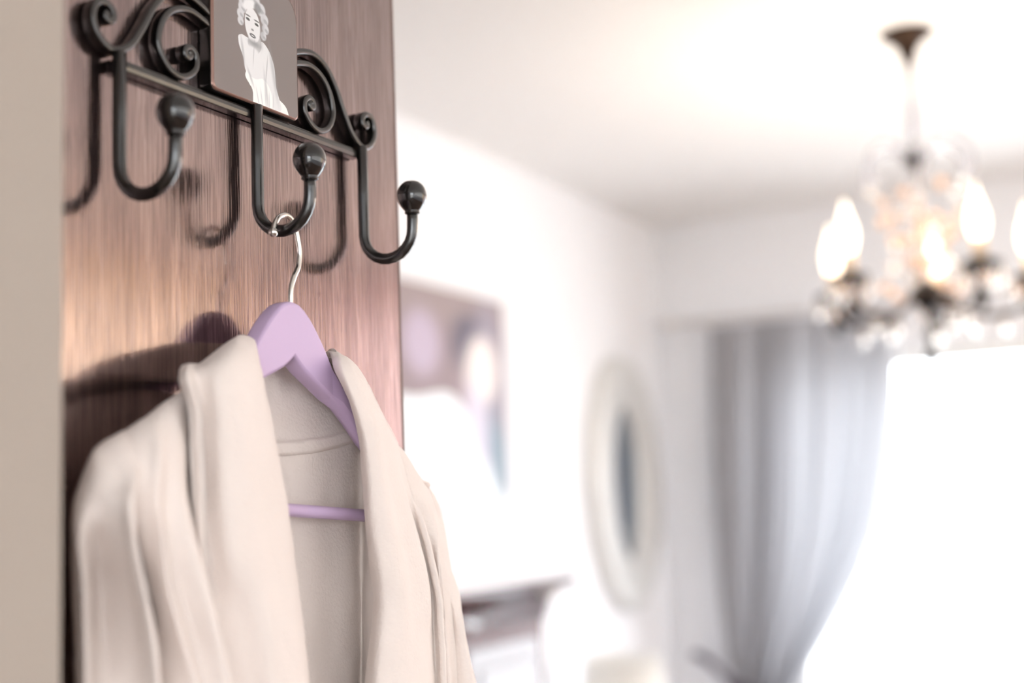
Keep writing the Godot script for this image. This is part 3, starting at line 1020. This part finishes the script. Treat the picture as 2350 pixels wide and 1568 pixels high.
	# front right
	show_mesh("front_panel", cloth([[-5020,15395,-7542,-5020,15342,-7626,-5020,15300,-7701,-5020,15231,-7798,-5020,15170,-7880],
		[-4890,15458,-7381,-4890,15407,-7464,-4890,15367,-7538,-4890,15300,-7633,-4890,15240,-7714],
		[-4680,15453,-7085,-4670,15403,-7149,-4670,15365,-7220,-4670,15301,-7312,-4715,15246,-7460],
		[-4650,15158,-7153,-4630,15157,-7189,-4620,15156,-7263,-4640,15156,-7385,-4760,15160,-7632],
		[-4600,14931,-7235,-4590,14929,-7293,-4550,14926,-7374,-4600,14924,-7483,-4660,14922,-7603],
		[-4570,14676,-7290,-4570,14673,-7354,-4510,14674,-7327,-4600,14665,-7506,-4620,14661,-7600],
		[-4560,14451,-7325,-4560,14448,-7368,-4500,14452,-7319,-4590,14438,-7504,-4600,14429,-7621],
		[-4560,14200,-7343,-4560,14195,-7397,-4520,14195,-7396,-4570,14181,-7533,-4590,14169,-7645],
		[-4560,13901,-7358,-4550,13897,-7395,-4510,13896,-7405,-4550,13878,-7537,-4570,13866,-7626],
		[-4560,7000,-7376,-4550,7000,-7394,-4510,7000,-7416,-4550,7000,-7541,-4570,7000,-7603]], 0.0025), f, r)
	# sleeve right
	show_mesh("sleeve", cloth([[-5020,15151,-7891,-5020,15117,-7935,-5020,15057,-8007,-5020,15046,-7972],
		[-4920,15184,-7769,-4920,15151,-7813,-4920,15092,-7884,-4920,15081,-7849],
		[-4700,15228,-7446,-4740,15198,-7552,-4820,15144,-7750,-5020,15138,-8035],
		[-4740,15159,-7617,-4750,15130,-7670,-4820,15095,-7828,-5020,15091,-8092],
		[-4660,14922,-7603,-4690,14921,-7680,-4800,14918,-7895,-5020,14916,-8202],
		[-4620,14661,-7600,-4650,14657,-7684,-4780,14645,-7934,-5020,14631,-8271],
		[-4600,14429,-7621,-4590,14428,-7632,-4750,14405,-7934,-5020,14377,-8317],
		[-4590,14169,-7645,-4560,14170,-7640,-4730,14133,-7983,-5020,14088,-8398],
		[-4570,13866,-7626,-4520,13866,-7632,-4710,13803,-8072,-5020,13736,-8514],
		[-4570,7000,-7603,-4520,7000,-7623,-4710,7000,-8178,-5020,7000,-8653]], 0.0025), f, r)
	# back inner
	show_mesh("back_lining", cloth([[-4900,15390,-5589,-4910,15378,-5896,-4900,15360,-6200,-4890,15374,-6440,-4900,15410,-6723,-4900,15453,-6937,-4910,15480,-7069,-4800,15500,-7005,-4640,15531,-6953],
		[-4920,15104,-5608,-4930,15100,-5915,-4900,15095,-6194,-4880,15092,-6419,-4900,15088,-6712,-4900,15086,-6923,-4920,15085,-7068,-4780,15081,-6958,-4630,15076,-6918],
		[-4920,14748,-5604,-4930,14731,-5908,-4890,14715,-6172,-4870,14703,-6395,-4890,14686,-6685,-4880,14675,-6879,-4920,14666,-7051,-4760,14672,-6912,-4620,14672,-6884],
		[-4920,14396,-5600,-4920,14368,-5890,-4880,14342,-6150,-4860,14321,-6371,-4880,14292,-6658,-4870,14273,-6849,-4920,14255,-7034,-4750,14272,-6881,-4620,14274,-6866],
		[-4920,14123,-5596,-4920,14085,-5885,-4870,14054,-6131,-4850,14026,-6349,-4870,13988,-6634,-4860,13963,-6824,-4920,13935,-7021,-4750,13961,-6868,-4620,13966,-6852],
		[-4920,7000,-5592,-4920,7000,-5878,-4870,7000,-6107,-4850,7000,-6323,-4870,7000,-6605,-4860,7000,-6793,-4920,7000,-7006,-4750,7000,-6852,-4620,7000,-6835]], 0.002), f, r)
	# neck
	show_mesh("collar_stand", cloth([[-4990,16003,-6102,-4990,16012,-6204,-4990,16024,-6330,-4990,16033,-6433,-4990,16043,-6547,-4990,16052,-6646,-4990,16059,-6719,-4990,16064,-6774],
		[-4970,15810,-5975,-4970,15822,-6155,-4970,15832,-6300,-4990,15843,-6434,-4970,15849,-6537,-4970,15862,-6722,-4970,15873,-6889,-4970,15881,-7003],
		[-4940,15599,-5878,-4940,15609,-6101,-4940,15616,-6257,-4940,15621,-6368,-4940,15628,-6505,-4940,15638,-6741,-4940,15648,-6964,-4940,15655,-7114],
		[-4915,15473,-5809,-4915,15463,-6059,-4915,15454,-6221,-4915,15460,-6334,-4915,15472,-6476,-4915,15510,-6747,-4915,15567,-7011,-4915,15616,-7187],
		[-4880,15445,-5767,-4880,15434,-6016,-4880,15425,-6176,-4880,15431,-6288,-4880,15442,-6429,-4880,15479,-6698,-4880,15534,-6960,-4880,15583,-7135],
		[-4872,15400,-5757,-4872,15388,-6005,-4872,15378,-6165,-4872,15383,-6277,-4872,15394,-6417,-4872,15429,-6685,-4872,15483,-6946,-4872,15531,-7121],
		[-4905,15380,-5795,-4905,15368,-6045,-4905,15358,-6206,-4905,15362,-6319,-4905,15372,-6460,-4905,15407,-6730,-4905,15461,-6992,-4905,15508,-7168]], 0.003), f, r)
	# back outer
	show_mesh("back_panel", cloth([[-5020,15118,-4788,-5020,15408,-5070,-5020,15650,-5550,-5010,15854,-6185,-5010,15883,-6986,-5020,15411,-7624,-5020,15075,-8061],
		[-5025,14903,-4765,-5015,14890,-5065,-5020,14870,-5543,-5005,14844,-6157,-5015,14811,-6954,-5005,14782,-7652,-5025,14759,-8201],
		[-5025,14583,-4772,-5010,14557,-5075,-5025,14514,-5580,-5000,14463,-6183,-5015,14395,-6987,-5000,14337,-7677,-5025,14281,-8344],
		[-5025,14226,-4791,-5000,14189,-5080,-5025,14118,-5610,-5000,14040,-6214,-5020,13932,-7024,-5000,13836,-7762,-5025,13735,-8522],
		[-5025,7000,-4814,-5000,7000,-5086,-5025,7000,-5647,-5000,7000,-6251,-5020,7000,-7070,-5000,7000,-7864,-5025,7000,-8737]], 0.0015), f, r)


# ---------------------------------------------------------------- chandelier
func build_chandelier() -> void:
	var at := Vector3(-0.565, 0, -3.138)
	var c := thing("chandelier", at)
	tag(c, "bronze and crystal chandelier with five lit candle bulbs hanging from the ceiling", "chandelier")
	var st := begin()
	lathe(st, [Vector2(0.064, TOP), Vector2(0.066, TOP - 0.004), Vector2(0.056, TOP - 0.012), Vector2(0.036, TOP - 0.026), Vector2(0.024, TOP - 0.042), Vector2(0.018, TOP - 0.06), Vector2(0.015, TOP - 0.075), Vector2(0.008, TOP - 0.083)], 28)
	show_mesh("ceiling_rose", done(st), mats["bronze"], c)
	st = begin()
	lathe(st, [Vector2(0.012, TOP - 0.08), Vector2(0.012, 2.32)], 12)
	show_mesh("stem", done(st), mats["pale glass"], c)
	st = begin()
	lathe(st, [Vector2(0.006, 2.325), Vector2(0.012, 2.31), Vector2(0.03, 2.295), Vector2(0.034, 2.285), Vector2(0.02, 2.272), Vector2(0.01, 2.26)], 20)
	show_mesh("crown", done(st), mats["dark bronze"], c)
	st = begin()
	lathe(st, [Vector2(0.007, 2.262), Vector2(0.008, 2.16), Vector2(0.02, 2.14), Vector2(0.026, 2.12), Vector2(0.012, 2.1), Vector2(0.01, 2.06), Vector2(0.03, 2.045), Vector2(0.034, 2.03), Vector2(0.014, 2.01), Vector2(0.012, 1.99)], 20)
	show_mesh("column", done(st), mats["amber crystal"], c)
	st = begin()
	lathe(st, [Vector2(0.014, 1.992), Vector2(0.03, 1.98), Vector2(0.042, 1.962), Vector2(0.036, 1.945), Vector2(0.018, 1.93), Vector2(0.01, 1.915), Vector2(0.004, 1.905)], 24)
	show_mesh("hub", done(st), mats["dark bronze"], c)
	# upper glass scrolls with strings of beads
	for k in 6:
		var dir := Vector3(cos(TAU * k / 6.0 + 0.25), 0, sin(TAU * k / 6.0 + 0.25))
		st = begin()
		var p := spline([dir * 0.02 + Vector3(0, 2.285, 0), dir * 0.05 + Vector3(0, 2.315, 0), dir * 0.095 + Vector3(0, 2.318, 0), dir * 0.128 + Vector3(0, 2.285, 0), dir * 0.13 + Vector3(0, 2.24, 0), dir * 0.11 + Vector3(0, 2.225, 0)], 6)
		sweep(st, p, circle(0.0065, 8), dir.cross(Vector3.UP))
		show_mesh("glass_scroll", done(st), mats["pale glass"], c)
	var bead := SphereMesh.new()
	bead.radius = 0.014
	bead.height = 0.028
	bead.radial_segments = 10
	bead.rings = 6
	for k in 7:
		var dir := Vector3(cos(TAU * k / 7.0), 0, sin(TAU * k / 7.0))
		for j in 5:
			var v := (j + 0.25 + 0.5 * fmod(k * 0.37 + j * 0.61, 1.0)) / 5.0
			var rr := 0.11 - 0.13 * v + 0.11 * v * v + 0.012 * sin(k * 2.3 + j * 1.7)
			show_mesh("bead", bead, mats["crystal" if (k + j) % 3 == 0 else "amber crystal"], c, dir * rr + Vector3(0, 2.225 - 0.27 * v, 0))
	# arms
	var light_color := Color(1.0, 0.93, 0.84)
	var drop := begin()
	lathe(drop, [Vector2(0.001, 0.0), Vector2(0.005, -0.008), Vector2(0.011, -0.024), Vector2(0.0125, -0.034), Vector2(0.008, -0.046), Vector2(0.001, -0.052)], 8)
	var drop_mesh := done(drop)
	var view := Vector3(0.177, 0, 0.984)     # towards the photographer
	var across := Vector3(0.984, 0, -0.177)
	for k in 5:
		var t := deg_to_rad(29.0 + 72.0 * k)
		var dir := view * cos(t) + across * sin(t)
		var side := dir.cross(Vector3.UP)
		st = begin()
		sweep(st, spline([dir * 0.03 + Vector3(0, 1.965, 0), dir * 0.09 + Vector3(0, 1.915, 0), dir * 0.165 + Vector3(0, 1.905, 0), dir * 0.225 + Vector3(0, 1.93, 0), dir * 0.24 + Vector3(0, 1.97, 0)], 7), circle(0.0075, 10), side)
		var arm := show_mesh("arm", done(st), mats["bronze"], c)
		st = begin()
		lathe(st, [Vector2(0.012, 1.998), Vector2(0.045, 1.994), Vector2(0.046, 1.988), Vector2(0.03, 1.978), Vector2(0.014, 1.965), Vector2(0.008, 1.955)], 20, dir * 0.24)
		show_mesh("drip_pan", done(st), mats["dark bronze"], arm)
		st = begin()
		lathe(st, [Vector2(0.0135, 2.045), Vector2(0.014, 2.04), Vector2(0.014, 1.995)], 16, dir * 0.24)
		show_mesh("candle_sleeve", done(st), mats["ivory candle"], arm)
		st = begin()
		lathe(st, [Vector2(0.002, 2.165), Vector2(0.005, 2.15), Vector2(0.012, 2.128), Vector2(0.02, 2.103), Vector2(0.0225, 2.085), Vector2(0.019, 2.062), Vector2(0.012, 2.046)], 18, dir * 0.24)
		show_mesh("bulb", done(st), mats["lit bulb"], arm)
		var l := OmniLight3D.new()
		l.name = "bulb_light"
		l.position = dir * 0.24 + Vector3(0, 2.09, 0)
		l.light_color = light_color
		l.light_energy = 0.09
		l.light_size = 0.02
		l.omni_range = 12.0
		l.omni_attenuation = 2.0
		l.shadow_enabled = true
		c.add_child(l, true)
		for j in 5:
			var a := TAU * j / 5.0 + k
			show_mesh("crystal_drop", drop_mesh, mats["amber crystal" if j % 2 else "crystal"], c, dir * 0.24 + Vector3(cos(a) * 0.042, 1.985, sin(a) * 0.042))
		for j in 2:
			show_mesh("crystal_drop", drop_mesh, mats["crystal"], c, dir * (0.1 + 0.07 * j) + Vector3(0, 1.905, 0))
		show_mesh("crystal_drop", drop_mesh, mats["dark bronze"], c, dir * 0.24 + Vector3(0, 1.94, 0))
	st = begin()
	lathe(st, [Vector2(0.003, 1.907), Vector2(0.005, 1.88), Vector2(0.014, 1.868), Vector2(0.006, 1.855), Vector2(0.004, 1.84), Vector2(0.012, 1.825), Vector2(0.016, 1.812), Vector2(0.009, 1.797), Vector2(0.001, 1.785)], 14)
	show_mesh("pendant", done(st), mats["dark bronze"], c)


# ---------------------------------------------------------------- along the left wall
func build_wall_things() -> void:
	# picture
	var p := thing("picture", Vector3(LEFT, 1.52, 0))
	tag(p, "unframed mauve picture with pale blurred figures on the white wall", "picture")
	var st := begin()
	box(st, Vector3(0, 0, -3.495), Vector3(0.03, 0.606, -2.75), 0.002)
	show_mesh("canvas", done(st), mats["dark back"], p)
	var x := 0.0305
	print_quad("print", far_print(), 0.5, p, PackedVector3Array([Vector3(x, 0, -2.75), Vector3(x, 0.606, -2.75), Vector3(x, 0.606, -3.495), Vector3(x, 0, -3.495)]), PackedVector2Array([Vector2(0, 1), Vector2(0, 0), Vector2(1, 0), Vector2(1, 1)]))
	# oval mirror
	var o := thing("mirror", Vector3(LEFT, 1.575, -4.385))
	tag(o, "oval mirror with a broad silver-white frame on the white wall", "mirror")
	var rings := []
	for q in [[0.0, 1.0], [0.03, 1.0], [0.055, 0.96], [0.06, 0.86], [0.045, 0.74], [0.04, 0.66], [0.05, 0.62], [0.045, 0.585], [0.02, 0.58]]:
		var row := PackedVector3Array()
		for k in 56:
			var t := TAU * k / 56.0
			var wob: float = 1.0 + (0.012 * cos(t * 14.0) if q[1] > 0.9 else 0.0)
			row.append(Vector3(q[0], sin(t) * (0.28 + (q[1] - 0.58) / 0.42 * 0.18) * wob, cos(t) * (0.13 + (q[1] - 0.58) / 0.42 * 0.17) * wob))
		rings.append(row)
	st = begin()
	sheet(st, rings, true, 1)
	show_mesh("frame", done(st), mats["silver leaf"], o)
	st = begin()
	st.set_smooth_group(-1)
	for k in 56:
		var t := TAU * k / 56.0
		var u := TAU * (k + 1) / 56.0
		tri(st, Vector3(0.02, 0, 0), Vector3(0.02, sin(t) * 0.283, cos(t) * 0.133), Vector3(0.02, sin(u) * 0.283, cos(u) * 0.133))
	show_mesh("glass", done(st), mats["mirror glass"], o)
	# tall cabinet
	var c := thing("cabinet", Vector3(LEFT, 0, 0))
	tag(c, "tall dark red mahogany cabinet with a projecting cornice under the picture", "cabinet")
	st = begin()
	box(st, Vector3(0.01, 0.08, -2.885), Vector3(0.44, 1.232, -2.07), 0.003)
	show_mesh("body", done(st), mats["mahogany"], c)
	st = begin()
	box(st, Vector3(0.01, 0.0, -2.9), Vector3(0.46, 0.08, -2.055), 0.004)
	show_mesh("plinth", done(st), mats["mahogany"], c)
	# hollow cornice, swept round three sides
	var prof := [[0.0, 1.232], [0.004, 1.236], [0.006, 1.255], [0.016, 1.275], [0.036, 1.292], [0.07, 1.304], [0.1, 1.309], [0.105, 1.311], [0.105, 1.326], [0.1, 1.329]]
	st = begin()
	for k in prof.size() - 1:
		st.set_smooth_group(k if k > 5 else 7)
		var rr := []
		for q in [prof[k], prof[k + 1]]:
			rr.append([Vector3(0.01, q[1], -2.887 - q[0]), Vector3(0.445 + q[0] * 0.35, q[1], -2.887 - q[0]), Vector3(0.445 + q[0] * 0.35, q[1], -2.068 + q[0]), Vector3(0.01, q[1], -2.068 + q[0])])
		for j in 3:
			quad(st, rr[0][j], rr[0][j + 1], rr[1][j + 1], rr[1][j])
	st.set_smooth_group(-1)
	quad(st, Vector3(0.01, 1.329, -2.987), Vector3(0.48, 1.329, -2.987), Vector3(0.48, 1.329, -1.968), Vector3(0.01, 1.329, -1.968))
	show_mesh("cornice", done(st), mats["mahogany gloss"], c)
	for k in 2:
		var z0 := -2.835 + 0.36 * k
		st = begin()
		box(st, Vector3(0.44, 0.13, z0), Vector3(0.452, 1.2, z0 + 0.345), 0.004)
		var door := show_mesh("door", done(st), mats["mahogany gloss"], c)
		st = begin()
		box(st, Vector3(0.4515, 0.19, z0 + 0.05), Vector3(0.456, 1.15, z0 + 0.295), 0.002)
		show_mesh("panel", done(st), mats["mahogany gloss"], door)
		st = begin()
		ball(st, Vector3(0.466, 0.7, z0 + (0.32 if k == 0 else 0.025)), Vector3.ONE * 0.012, 8, 12)
		show_mesh("knob", done(st), mats["bronze"], door)
	# lamp on a small stool in the corner
	var s := thing("side_table", Vector3(-1.68, 0, -3.8))
	tag(s, "small round white side table below the oval mirror", "table")
	st = begin()
	lathe(st, [Vector2(0.2, 0.63), Vector2(0.205, 0.62), Vector2(0.19, 0.605)], 28)
	show_mesh("table_top", done(st), mats["porcelain"], s)
	st = begin()
	lathe(st, [Vector2(0.025, 0.605), Vector2(0.02, 0.4), Vector2(0.03, 0.2), Vector2(0.02, 0.05), Vector2(0.14, 0.02), Vector2(0.14, 0.0)], 20)
	show_mesh("pedestal", done(st), mats["porcelain"], s)
	var lamp := thing("table_lamp", Vector3(-1.68, 0.63, -3.8))
	tag(lamp, "white table lamp with a drum shade below the oval mirror", "lamp")
	st = begin()
	lathe(st, [Vector2(0.012, 0.26), Vector2(0.014, 0.2), Vector2(0.05, 0.15), Vector2(0.06, 0.1), Vector2(0.04, 0.04), Vector2(0.06, 0.015), Vector2(0.06, 0.0)], 22)
	show_mesh("base", done(st), mats["porcelain"], lamp)
	st = begin()
	lathe(st, [Vector2(0.115, 0.40), Vector2(0.117, 0.402), Vector2(0.135, 0.2), Vector2(0.133, 0.2), Vector2(0.115, 0.40)], 30, Vector3.ZERO, false)
	show_mesh("shade", done(st), mats["lamp shade"], lamp)
